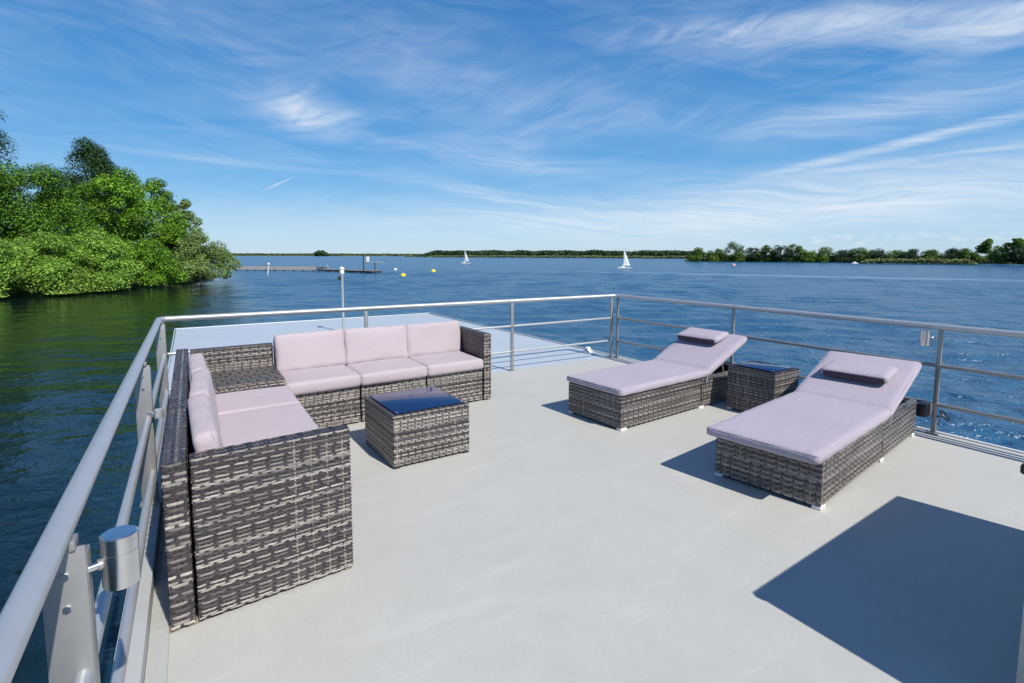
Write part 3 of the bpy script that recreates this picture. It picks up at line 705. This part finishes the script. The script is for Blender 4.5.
# ------------------------------------------------------------------ loungers
def lounger(label, x, y, rz, s0, hinge, hz, ang, blen, pil, seed):
    t = thing('sun_lounger', label, 'sun lounger', (x, y, 0), rz, 'wicker sun loungers on the deck')
    L, Wd, H0, H1 = 1.976, 0.636, 0.022, 0.285
    mid = 1.12
    w1 = Wicker(seed, style='lounger', row=0.0165, period=0.064, amp=0.0036)
    w1.box(0, mid - .003, 0, Wd, H0, H1, 'nsw', core=False)
    w1.box(mid + .003, L, 0, Wd, H0, H1, 'nse', core=False)
    for a, b, c, d in ((0, mid - .003, 0, .05), (0, mid - .003, Wd - .05, Wd), (mid + .003, L, 0, .05), (mid + .003, L, Wd - .05, Wd), (0, .05, .05, Wd - .05), (L - .05, L, .05, Wd - .05)):
        w1.cores.box(a + .006, b - .006, c + .006, d - .006, H0 + .002, H1 - .004, 0)
        if b - a > d - c:
            # wrapped top edge: short strands laid across the rim
            w1.panel((a, d, H1), (0, -1, 0), (1, 0, 0), (0, 0, 1), d - c, b - a, 'lounger', 0.024)
    w1.cores.box(.05, hinge - .02, .05, Wd - .05, H1 - .03, H1 - .006, 0)
    w1.box(.05, hinge - .02, .05, Wd - .05, H1 - .01, H1 - .001, 't', core=False)
    w1.build('base', t)
    # tilted back frame
    mt = Matrix.Translation((hinge, 0, H1 - .012)) @ Matrix.Rotation(-ang, 4, 'Y')
    wb = Wicker(seed + 1, style='lounger', row=0.0165, period=0.064, amp=0.0036)
    wb.box(.01, blen - .03, .045, Wd - .045, 0.0, 0.026, 'nset'); wb.build('back_frame', t, mtx=mt)
    for yy in (.12, Wd - .12):
        px = hinge + (blen * .62) * math.cos(ang); pz = H1 - .02 + (blen * .62) * math.sin(ang)
        Mesh().tube((px, yy, pz), (px + .10, yy, 0.10), 0.008).build('strut', 'post_metal', t)
    for a in (.002, mid - .03, L - .075):
        for b in (-.004, Wd - .046): Mesh().box(a, a + .073, b, b + .05, 0.0005, 0.0215, 0.004).build('foot', 'white_plastic', t)
    # one mattress bent at the hinge
    ln = (hinge - s0) + blen; wd = Wd + 0.022; th = 0.066
    b = cushion_mesh(ln, wd, th, 0.017, 0.004, seed, 24, wrinkle=0.0035)
    def bend(p, ofs=0.0):
        s = p[0] + ln / 2 - (hinge - s0); yy = p[1] + Wd / 2; zz = p[2]
        r_ = 0.05
        a = ang * min(1, max(0, (s + r_) / (2 * r_)))
        if s < -r_: q = Vector((s, 0, 0))
        elif s < r_:
            k = (s + r_) / (2 * r_); q = Vector((-r_ + 2 * r_ * k * math.cos(ang * k / 2), 0, 2 * r_ * k * math.sin(ang * k / 2)))
        else: q = Vector((-r_ + 2 * r_ * math.cos(ang / 2), 0, 2 * r_ * math.sin(ang / 2))) + Vector((math.cos(ang), 0, math.sin(ang))) * (s - r_)
        pinch = -0.020 * math.exp(-(s / 0.016) ** 2) if zz > 0 else 0
        q += Vector((-math.sin(a), 0, math.cos(a))) * (zz + pinch)
        return Vector((q.x + hinge, yy, q.z + hz))
    mo = build_bm(b, 'mattress', 'lounger_fabric', t, None, bend)
    m = Mesh(); cushion_piping(m, ln, wd, th * 0.34, .017, .0035)
    m.build('piping', 'lounger_fabric', mo, skew=bend)
    m = Mesh()
    for yy in (-.004, ):
        for sx_ in (hinge - s0 - ln / 2 - .05, ):
            for dz in (0, .012): m.path([(sx_, -wd / 2 - .004, .01), (sx_ + .012, -wd / 2 - .012, -.02 - dz), (sx_ + .004, -wd / 2 - .010, -.06 - dz)], 0.004, 6)
    m.build('tie_ribbon', 'lounger_fabric', mo, skew=bend)
    # pillow lies on the backrest
    ps, pw, pl, pwid, pth, lift = pil
    pm = Matrix.Translation((hinge, 0, hz)) @ Matrix.Rotation(-ang, 4, 'Y') @ Matrix.Translation((ps, pw, lift)) @ Matrix.Rotation(R(9), 4, 'Y')
    b = cushion_mesh(pl, pwid, pth, 0.018, 0.006, seed + 5, 30, wrinkle=0.003)
    po = build_bm(b, 'pillow', 'lounger_fabric', t, pm)
    m = Mesh(); cushion_piping(m, pl, pwid, pth * .3, .018, .0035); bmesh.ops.transform(m.bm, matrix=pm, verts=m.bm.verts); m.build('piping', 'lounger_fabric', po)
    m = Mesh().box(-pl / 2 - .010, -pl / 2 + .012, -pwid / 2 + .012, pwid / 2 - .012, -pth * .5, pth * .26, 0.006, pm)  # dark strip stands in for the shadow in the gap under the pillow
    m.build('shade_strip', 'pillow_shade', po)
    return t
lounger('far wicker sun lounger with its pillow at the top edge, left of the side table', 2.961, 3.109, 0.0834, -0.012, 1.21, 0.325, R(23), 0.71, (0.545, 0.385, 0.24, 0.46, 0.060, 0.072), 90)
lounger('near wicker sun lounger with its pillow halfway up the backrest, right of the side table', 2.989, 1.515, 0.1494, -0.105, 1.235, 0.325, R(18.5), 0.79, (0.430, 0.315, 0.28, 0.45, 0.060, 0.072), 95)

# ------------------------------------------------------------------ vegetation
def leaf_mesh(name, P, N, size, cols, parent, aspect=0.55, rng=None):
    n = len(P)
    N = N / np.maximum(np.linalg.norm(N, axis=1, keepdims=True), 1e-6)
    A = np.cross(N, rng.normal(0, 1, (n, 3))); A /= np.maximum(np.linalg.norm(A, axis=1, keepdims=True), 1e-6)
    B = np.cross(N, A); sz = (size * rng.uniform(0.55, 1.35, n))[:, None]
    V = np.stack([P - A * sz, P - B * sz * aspect + N * sz * .12, P + A * sz, P + B * sz * aspect + N * sz * .12], 1).reshape(-1, 3)
    F = np.arange(4 * n).reshape(n, 4)
    me = bpy.data.meshes.new(name); me.from_pydata(V.tolist(), [], F.tolist()); me.update()
    a = me.attributes.new('leaf', 'FLOAT_COLOR', 'FACE')
    a.data.foreach_set('color', np.concatenate([np.clip(cols, 0, 1), np.ones((n, 1))], 1).astype('f').ravel())
    return link(name, me, 'leaves', parent)
def crown_points(rng, lobes, n, shell=0.50):
    c = np.array([l[:3] for l in lobes]); r = np.array([l[3:6] for l in lobes])
    wgt = (r[:, 0] * r[:, 2]); k = rng.choice(len(lobes), n, p=wgt / wgt.sum())
    d = rng.normal(0, 1, (n, 3)); d /= np.linalg.norm(d, axis=1, keepdims=True)
    rad = shell + (1 - shell) * rng.random(n) ** 0.6 + rng.normal(0, 0.07, n)
    return c[k] + d * rad[:, None] * r[k], d, k
def tree(name, label, cat, x, y, z, h, w, cols, n, leaf, seed, group=None, trunk=0.18, base=0.1, shape='round', lobes_n=26, lobe=0.30, trunk_r=None):
    rng = np.random.default_rng(seed)
    t = thing(name, label, cat, (x, y, z), 0, group)
    lobes = []
    zb = h * base
    for i in range(lobes_n):
        f = (i + rng.random()) / lobes_n
        if shape == 'round': rad = w / 2 * math.sin(math.pi * min(1, 0.12 + 0.82 * f)) ** 0.65
        elif shape == 'cone': rad = w / 2 * (1 - f) ** 0.75 * (1 - 0.3 * math.exp(-f * 9)) + 0.04 * w
        else: rad = w / 2 * (1 - f ** 2.2) ** 0.5
        a = rng.uniform(0, 2 * math.pi); q = rad * rng.uniform(0.35, 0.85)
        lr = w * lobe * rng.uniform(0.55, 1.05) * (0.75 + 0.4 * (1 - f))
        zz = zb + (h - zb) * (0.06 + 0.84 * f)
        lobes.append((q * math.cos(a), q * math.sin(a), min(zz, h - lr * .5), lr, lr, lr * rng.uniform(0.55, 0.85)))
    P, d, k = crown_points(rng, lobes, n)
    P[:, 2] = np.maximum(P[:, 2], 0.15)
    P[:, 2] -= 0.22 * (P[:, 0] ** 2 + P[:, 1] ** 2) / max(w, .1) * 0.35
    P[:, 2] = np.maximum(P[:, 2], 0.12)
    N = d * 0.55 + rng.normal(0, 0.34, (n, 3)) + np.array([0, 0, 0.55])
    tint = rng.uniform(0.80, 1.20, len(lobes))[k][:, None] * rng.uniform(0.84, 1.18, (n, 1))
    base_c = np.array(cols[0])[None] * (1 - rng.random((n, 1))) + np.array(cols[1])[None] * rng.random((n, 1))
    leaf_mesh('crown', P, N, leaf, base_c * tint, t, rng=rng)
    tr = trunk_r or max(0.05, h * 0.016)
    m = Mesh(); top = h * (0.72 if shape != 'bush' else 0.5)
    pts = [(tr * .8 * math.sin(i * 1.3 + seed), tr * .8 * math.cos(i * 1.7 + seed), -0.1 + top * i / 5) for i in range(6)]
    m.path(pts, [tr * (1.25 - 0.17 * i) for i in range(6)], 8)
    for i in rng.choice(len(lobes), min(9, len(lobes)), replace=False):
        l = lobes[i]; zs = max(0.05 * h, l[2] * 0.62); s = Vector((0, 0, zs)); e = Vector(l[:3])
        m.path([s, s.lerp(e, .5) + Vector((0, 0, .04 * h)), e], [tr * .5, tr * .33, tr * .12], 6)
    m.build('trunk', 'bark', t); return t

GREEN = [(0.072, 0.170, 0.014), (0.125, 0.255, 0.024)]
BRIGHT = [(0.110, 0.240, 0.016), (0.180, 0.335, 0.030)]
WILLOW = [(0.165, 0.300, 0.036), (0.240, 0.385, 0.066)]
DARKG = [(0.026, 0.070, 0.018), (0.045, 0.100, 0.026)]
OLIVE = [(0.150, 0.235, 0.060), (0.235, 0.330, 0.100)]

# left bank: land behind the shrubs
bank = Mesh()
pts = [at(-330, 36), at(-60, 43), at(20, 48.5), at(120, 58.5), at(185, 71), at(214, 78.5), at(215, 96), at(120, 110), at(-200, 120), at(-420, 70)]
pts = [(p[0], p[1]) for p in pts]
bank.prism(pts, WZ - 0.5, WZ + 0.15); added_rise = [at(-330, 62), at(-40, 62), at(40, 66), at(120, 74), at(178, 84), at(190, 92), at(110, 110), at(-200, 118)]  # unseen rise added to block bright sky gaps mirrored in the water
lo_ = [bank.bm.verts.new((p[0], p[1], WZ + 0.3)) for p in added_rise]; cx_ = sum(p[0] for p in added_rise) / len(added_rise); cy_ = sum(p[1] for p in added_rise) / len(added_rise)
hi_ = [bank.bm.verts.new((p[0] + (cx_ - p[0]) * .18, p[1] + (cy_ - p[1]) * .18, WZ + 3.6)) for p in added_rise]
bank.bm.faces.new(hi_)
for i in range(len(added_rise)): bank.bm.faces.new((lo_[i], lo_[(i + 1) % len(added_rise)], hi_[(i + 1) % len(added_rise)], hi_[i]))
b_ = bank.build('bank', 'shore_ground'); tag(b_, kind='structure')
G = 'trees and shrubs on the left bank'
def left(name, label, cat, px, depth, h, w, cols, n, leaf, seed, **kw):
    x, y = at(px, depth); return tree(name, label, cat, x, y, WZ + 0.2, h, w, cols, n, leaf, seed, group=G, **kw)
left('broadleaf_tree', 'big broadleaf tree with a wide leafy crown at the left edge of the picture', 'tree', 30, 60, 14.3, 15.5, GREEN, 52650, 0.138, 101, lobes_n=70, lobe=.17)
left('broadleaf_tree', 'very tall dark tree cut off by the left edge above the other crowns', 'tree', -38, 72, 31.5, 14.5, DARKG, 54600, 0.129, 102, lobes_n=95, lobe=.19)
left('pine_tree', 'tall dark tree with a feathery top rising above the bright crowns', 'tree', 98, 76, 21.2, 16.0, DARKG, 44200, 0.138, 103, shape='cone', lobes_n=60, lobe=.15)
left('broadleaf_tree', 'bright green tree sloping down to the right below the dark feathery top', 'tree', 124, 68, 15.3, 11.0, BRIGHT, 35100, 0.138, 104, lobes_n=60, lobe=.17)
left('broadleaf_tree', 'fresh green tree in the right half of the bank above the shore shrubs', 'tree', 155, 75, 15.2, 9.6, BRIGHT, 28080, 0.138, 105, lobes_n=50, lobe=.17)
left('birch_tree', 'slender pale green tree with a loose top near the right tip of the bank', 'tree', 184, 79, 12.6, 6.6, OLIVE, 15795, 0.129, 106, lobes_n=36, lobe=.17)
left('broadleaf_tree', 'darker round tree filling the gap behind the fresh green tree', 'tree', 72, 66, 12.4, 10.5, GREEN, 26325, 0.146, 107, lobes_n=50, lobe=.18)
left('shrub', 'pale green willow shrub at the waterline by the left edge', 'shrub', -15, 45.0, 5.3, 8.6, WILLOW, 29835, 0.103, 111, shape='bush', base=0.02, lobes_n=60, lobe=.17)
left('shrub', 'broad light green willow shrub at the waterline below the big broadleaf tree', 'shrub', 48, 49.5, 5.8, 8.8, WILLOW, 33345, 0.103, 112, shape='bush', base=0.02, lobes_n=60, lobe=.17)
left('shrub', 'rounded light green willow shrub in the middle of the shore below the dark feathery tree', 'shrub', 98, 54.5, 6.1, 8.8, WILLOW, 31590, 0.112, 113, shape='bush', base=0.02, lobes_n=56, lobe=.17)
left('shrub', 'yellow green low shrub at the waterline below the fresh green tree', 'shrub', 146, 61.5, 5.6, 8.2, BRIGHT, 24570, 0.112, 114, shape='bush', base=0.02, lobes_n=48, lobe=.17)
left('shrub', 'olive round shrub overhanging the water at the very tip of the bank', 'shrub', 200, 71.5, 6.7, 9.2, OLIVE, 29835, 0.112, 115, shape='bush', base=0.02, lobes_n=56, lobe=.17)
left('shrub', 'green shrub behind the olive one at the tip of the bank', 'shrub', 176, 75, 8.6, 8.0, BRIGHT, 21060, 0.120, 116, shape='bush', base=0.02, lobes_n=40, lobe=.18)

# far shores
def strip(name, px0, px1, d0, d1, zt, deep, n=40, seed=0):
    rng = np.random.default_rng(seed); m = Mesh(); F_, B_ = [], []
    for i in range(n + 1):
        f = i / n; px = px0 + (px1 - px0) * f; d = d0 + (d1 - d0) * f
        F_.append(at(px, d + rng.normal(0, d * .006))); B_.append(at(px, d + deep))
    m.prism(F_ + B_[::-1], WZ - 0.5, WZ + zt); o = m.build(name, 'shore_ground'); tag(o, kind='structure'); return o
strip('far_shore', 150, 470, 1500, 1350, 1.8, 300, seed=1)
strip('far_shore', 405, 720, 900, 560, 1.3, 300, seed=2)
strip('far_shore', 684, 1330, 330, 190, 0.7, 160, seed=3)
def wood(name, label, px0, px1, d0, d1, h0, h1, depth, n, leaf, cols, seed, ragged=0.25):
    rng = np.random.default_rng(seed)
    f = rng.random(n); px = px0 + (px1 - px0) * f; dist = d0 + (d1 - d0) * f + depth * rng.random(n)
    ph = rng.uniform(0, 6.28, 12); fr = rng.uniform(8, 90, 12)
    env = 1 - ragged * (0.5 + 0.5 * np.mean([np.sin(fr[i] * f + ph[i]) for i in range(12)], 0) * 2.2)
    taper = np.clip(np.minimum(f, 1 - f) * 14, 0.15, 1) if ragged < .5 else 1
    hh = (h0 + (h1 - h0) * f) * env * taper
    z = hh * rng.random(n) ** 0.6
    X = math.sin(HEAD) * dist + math.cos(HEAD) * (px - 512) / 523.02 * dist; Y = math.cos(HEAD) * dist - math.sin(HEAD) * (px - 512) / 523.02 * dist
    P = np.stack([X, Y, WZ + 0.5 + z], 1); N = rng.normal(0, .6, (n, 3)) + np.array([-.3, -.6, .5])
    c = np.array(cols[0]) + (np.array(cols[1]) - np.array(cols[0])) * rng.random((n, 1)); c = c * rng.uniform(.6, 1.3, (n, 1))
    o = leaf_mesh(name, P, N, leaf, c, None, 0.7, rng); tag(o, label, 'wood', None, 'stuff'); return o
wood('far_wood', 'thin dark line of distant woodland on the horizon behind the pier', 150, 470, 1520, 1370, 6, 5, 80, 5000, 3.2, [(0.05, 0.09, 0.035), (0.08, 0.12, 0.05)], 201)
wood('far_wood', 'dark green distant woodland along the horizon behind the sailboats', 416, 720, 900, 600, 11.5, 8.5, 80, 14000, 2.0, [(0.028, 0.062, 0.026), (0.05, 0.09, 0.035)], 202, 0.22)
wood('reed_bed', 'pale green reeds fringing the distant shore below the woodland', 420, 705, 880, 555, 2.6, 2.4, 12, 5000, 1.1, [(0.14, 0.18, 0.07), (0.20, 0.22, 0.10)], 203, 0.3)
wood('reed_bed', 'yellow green reeds and grass along the right shore in front of the trees', 860, 975, 236, 212, 2.0, 2.0, 8, 3500, 0.55, [(0.15, 0.19, 0.06), (0.22, 0.24, 0.10)], 204, 0.3)
wood('reed_bed', 'low bushes and reeds along the right shore between the trees', 690, 1060, 318, 225, 3.8, 3.2, 22, 13000, 0.75, [(0.045, 0.095, 0.028), (0.10, 0.16, 0.05)], 205, 0.45)
x, y = at(322, 1300)
tree('island_grove', 'small dark clump of trees on the far horizon behind the pier', 'trees', x, y, WZ, 13, 46, DARKG, 1500, 2.0, 206, lobes_n=16, lobe=.17, base=.05)

GR = 'trees along the right shore'
right_trees = [  # column, depth, height, width, palette, label
    (697, 300, 7.6, 10, GREEN, 'leftmost round green tree of the right shore, at its tip'),
    (716, 303, 7.0, 11, BRIGHT, 'low light green bushy tree beside the leftmost tree of the right shore'),
    (734, 300, 10.4, 13, GREEN, 'tall domed tree in the left part of the right shore'),
    (752, 298, 7.8, 10, DARKG, 'dark low tree just right of the tall domed tree'),
    (765, 294, 9.2, 10, GREEN, 'mid green tree with a flat top right of the dark low tree'),
    (780, 291, 8.6, 11, DARKG, 'dark rounded tree before the second tall tree of the right shore'),
    (793, 288, 9.8, 10, GREEN, 'second tall tree of the right shore with a pointed top'),
    (807, 284, 6.2, 11, BRIGHT, 'light green low tree right of the pointed tall tree'),
    (823, 280, 7.4, 11, GREEN, 'mid green tree left of the shore gap with small clouds above'),
    (841, 276, 6.0, 11, DARKG, 'dark bushy tree near the middle of the right shore'),
    (858, 272, 6.8, 11, GREEN, 'green tree behind the left end of the yellow reeds'),
    (874, 268, 6.2, 11, DARKG, 'dark tree behind the left part of the yellow reeds'),
    (893, 262, 5.8, 11, GREEN, 'low tree behind the middle of the yellow reeds'),
    (911, 256, 6.2, 10, DARKG, 'dark low tree behind the right part of the yellow reeds'),
    (928, 250, 6.0, 10, GREEN, 'green low tree behind the right end of the yellow reeds'),
    (948, 240, 6.3, 10, DARKG, 'dark dense tree just left of the tall lollipop tree'),
    (966, 226, 6.0, 9, GREEN, 'green bushy tree at the water left of the tall lollipop tree'),
    (984, 224, 10.4, 6.0, GREEN, 'tall tree with a small high crown like a lollipop'),
    (996, 214, 7.0, 9, BRIGHT, 'fresh green bushy tree below the lollipop tree'),
    (1013, 208, 10.2, 6.5, GREEN, 'tall slender tree close to the right edge'),
    (1022, 200, 7.0, 9, DARKG, 'dark bushy tree at the water by the right edge'),
]
for i, (px, d, h, wd, pal, lab) in enumerate(right_trees):
    x, y = at(px, d + 6)
    lol = 'lollipop' in lab and 'tall tree' in lab or 'slender' in lab
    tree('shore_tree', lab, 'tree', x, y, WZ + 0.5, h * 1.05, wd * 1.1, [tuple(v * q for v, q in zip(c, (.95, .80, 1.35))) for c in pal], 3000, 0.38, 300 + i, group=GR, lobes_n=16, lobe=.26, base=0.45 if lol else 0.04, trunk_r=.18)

# ------------------------------------------------------------------ boats, buoys, pier
def sailboat(label, px, depth, L, mast, rz, seed, hullmat):
    x, y = at(px, depth); t = thing('sailboat', label, 'sailboat', (x, y, WZ), rz, 'small sailing boats on the lake')
    m = Mesh(); ring = []
    for i in range(13):
        f = i / 12; bx_ = -L / 2 + L * f; w_ = L * 0.17 * (math.sin(math.pi * (0.22 + 0.78 * f)) ** 0.7 if f < 1 else 0.02); w_ = max(w_, .02)
        sh = 0.42 + 0.16 * f * f
        ring.append([m.bm.verts.new(p) for p in ((bx_, -w_, sh), (bx_, -w_ * .85, .12), (bx_, 0, -.15), (bx_, w_ * .85, .12), (bx_, w_, sh))])
    for a, b in zip(ring[:-1], ring[1:]):
        for k in range(5): m.bm.faces.new((a[k], a[(k + 1) % 5], b[(k + 1) % 5], b[k]))
    m.bm.faces.new(ring[0]); m.bm.faces.new(ring[-1][::-1])
    m.build('hull', hullmat, t)
    Mesh().box(-.02 * L, .26 * L, -.09 * L, .09 * L, .45, .78, 0.06).build('cabin', 'white_plastic', t)
    Mesh().tube((.08 * L, 0, .4), (.06 * L, 0, mast), 0.06, 0.04).build('mast', 'steel', t)
    Mesh().tube((.07 * L, 0, 1.1), (-.40 * L, .10 * L, 1.05), 0.05).build('boom', 'steel', t)
    def sail(A, B, C_, belly, nm):
        A, B, C_ = Vector(A), Vector(B), Vector(C_); m = Mesh(); n = 8; g_ = {}
        nrm = (B - A).cross(C_ - A).normalized()
        for i in range(n + 1):
            for j in range(n + 1 - i):
                u, v = i / n, j / n; p = A + (B - A) * u + (C_ - A) * v + nrm * belly * 16 * u * v * (1 - u - v + .12)
                g_[(i, j)] = (m.bm.verts.new(p), m.bm.verts.new(p + nrm * .015))
        for i in range(n):
            for j in range(n - i):
                for k in (0, 1):
                    m.bm.faces.new([g_[q][k] for q in ((i, j), (i + 1, j), (i, j + 1))])
                    if i + j < n - 1: m.bm.faces.new([g_[q][k] for q in ((i + 1, j), (i + 1, j + 1), (i, j + 1))])
        m.build(nm, 'sail_cloth', t)
    sail((.05 * L, 0.03, 1.15), (-.39 * L, .10 * L, 1.12), (.05 * L, 0.03, mast * .97), 0.25, 'mainsail')
    return t
sailboat('nearer small sailboat with one tall white sail, right of the middle', 624, 146, 3.9, 5.6, math.pi - HEAD + 0.35, 1, 'white_hull')
sailboat('farther tiny sailboat with a white sail in front of the dark woodland', 465.5, 222, 4.0, 6.0, math.pi - HEAD + 0.2, 2, 'white_hull')

def buoy(name, label, cat, px, depth, r, mat, prof=None, group=None):
    x, y = at(px, depth); t = thing(name, label, cat, (x, y, WZ), 0, group)
    Mesh().lathe(prof or [(0.0001, -r * .5), (r * .7, -r * .4), (r, 0.05 * r), (r * .95, r * .45), (r * .6, r * .9), (r * .25, r * 1.05), (0.0001, r * 1.08)]).build('float', mat, t)
    Mesh().lathe([(0.0001, r), (r * .18, r), (r * .18, r * 1.3), (0.0001, r * 1.3)], seg=10).build('lifting_eye', 'steel', t)
    return t
buoy('buoy', 'larger yellow buoy floating right of the end of the pier', 'buoy', 403.3, 94, 0.50, 'yellow_buoy', group='yellow buoys on the lake')
buoy('buoy', 'yellow buoy farther out, to the right of the larger one', 'buoy', 433.5, 118, 0.54, 'yellow_buoy', group='yellow buoys on the lake')
buoy('buoy', 'white round buoy between the pier end and the larger yellow buoy', 'buoy', 395.6, 132, 0.42, 'white_plastic')
buoy('buoy', 'faded pink float out on the lake in front of the right shore', 'buoy', 733, 196, 0.7, 'pink_buoy')
def motorboat():
    x, y = at(853.5, 250); t = thing('motorboat', 'tiny white boat lying off the reeds of the right shore', 'boat', (x, y, WZ), -HEAD)
    m = Mesh(); m.prism([(-1.3, -.5), (.8, -.5), (1.6, 0), (.8, .5), (-1.3, .5)], -.1, .42); m.build('hull', 'white_plastic', t)
    Mesh().box(-.5, .5, -.35, .35, .42, .85, 0.1).build('cabin', 'white_plastic', t)
motorboat()

# pier
a0, a1, a2 = at(205, 128), at(322, 122), at(377.5, 107)
pier = thing('pier', 'long low wooden swimming pier reaching out from behind the bank', 'pier', (a1[0], a1[1], WZ))
sk = off(pier)
def pier_leg(p, q, wd, zt, nm, fascia=0.0):
    d = Vector((q[0] - p[0], q[1] - p[1], 0)); L = d.length; d.normalize(); n = Vector((-d.y, d.x, 0))
    mt = Matrix(((d.x, n.x, 0, p[0]), (d.y, n.y, 0, p[1]), (0, 0, 1, WZ), (0, 0, 0, 1)))
    m = Mesh(); k = int(L / 0.32); rng = random.Random(5)
    for i in range(k):
        m.box(i * L / k, (i + .93) * L / k, -wd / 2, wd / 2 + rng.uniform(-.03, .03), zt - .06, zt + rng.uniform(-.008, .008), 0, mtx=mt)
    m.build(nm, 'pier_wood', pier, skew=sk)
    m = Mesh(); m.box(0, L, -wd / 2 + .05, -wd / 2 + .2, zt - .32, zt - .062, 0, mtx=mt); m.box(0, L, wd / 2 - .2, wd / 2 - .05, zt - .32, zt - .062, 0, mtx=mt)
    m.build('beam', 'dark_wood', pier, skew=sk)
    if fascia:
        m = Mesh()
        for i in range(int(L / 2.4)): m.box(i * 2.4, i * 2.4 + 2.36, -wd / 2 - .07, -wd / 2 - .005, zt - fascia, zt + .02, 0, mtx=mt)
        m.build('fascia', 'pale_wood', pier, skew=sk)
    for i in range(int(L / 5) + 1):
        for s_ in (-1, 1):
            c = Vector((p[0], p[1], WZ)) + d * (i * 5 + .4) + n * s_ * (wd / 2 - .28)
            Mesh().tube(c + Vector((0, 0, -1)), c + Vector((0, 0, zt - .065)), 0.13, seg=10).build('pile', 'dark_wood', pier, skew=sk)
pier_leg(a0, a1, 4.2, 0.95, 'walkway', 0.62)
pier_leg(a1, a2, 2.4, 0.50, 'walkway')
x, y = at(366, 107.5)
st = thing('pier_shelter', 'small open stand with a flat board on two posts at the end of the pier', 'stand', (x, y, WZ + 0.5), -HEAD, None)
Mesh().tube((-.4, 0, 0), (-.4, 0, 3.0), 0.13).build('post', 'dark_wood', st)
Mesh().tube((1.9, 0, 0), (1.9, 0, 1.7), 0.11).build('post', 'dark_wood', st)
Mesh().box(-.1, 3.6, -.4, .4, 1.74, 1.84, 0.02).build('roof_board', 'pale_wood', st)
Mesh().box(0.15, 0.8, -.08, -.02, 1.9, 2.9, 0.02).build('notice_board', 'white_plastic', st)
Mesh().tube((.5, -.05, 1.86), (.5, -.05, 1.9), 0.03).build('board_bracket', 'steel', st)
x, y = at(327, 120)
fr = thing('ladder_frame', 'little white A shaped ladder frame on the pier', 'ladder', (x, y, WZ + 0.55), -HEAD)
m = Mesh(); m.path([(-.6, 0, 0), (-.1, 0, 1.0), (.1, 0, 1.0), (.6, 0, 0)], 0.05, 8); m.path([(-.32, 0, .5), (.32, 0, .5)], .045, 8); m.build('frame', 'rail_metal', fr)
x, y = at(268.5, 98)
mk = thing('marker_post', 'thin leaning white marker pole with a small head standing in front of the pier', 'marker', (x, y, WZ - 0.3))
Mesh().path([(-.15, 0, 0), (.12, 0, 2.2)], 0.075, 8).build('pole', 'white_plastic', mk)
Mesh().lathe([(0.0001, 2.2), (.2, 2.2), (.24, 2.4), (.15, 2.55), (0.0001, 2.56)], (.12, 0, 0)).build('head', 'white_plastic', mk)
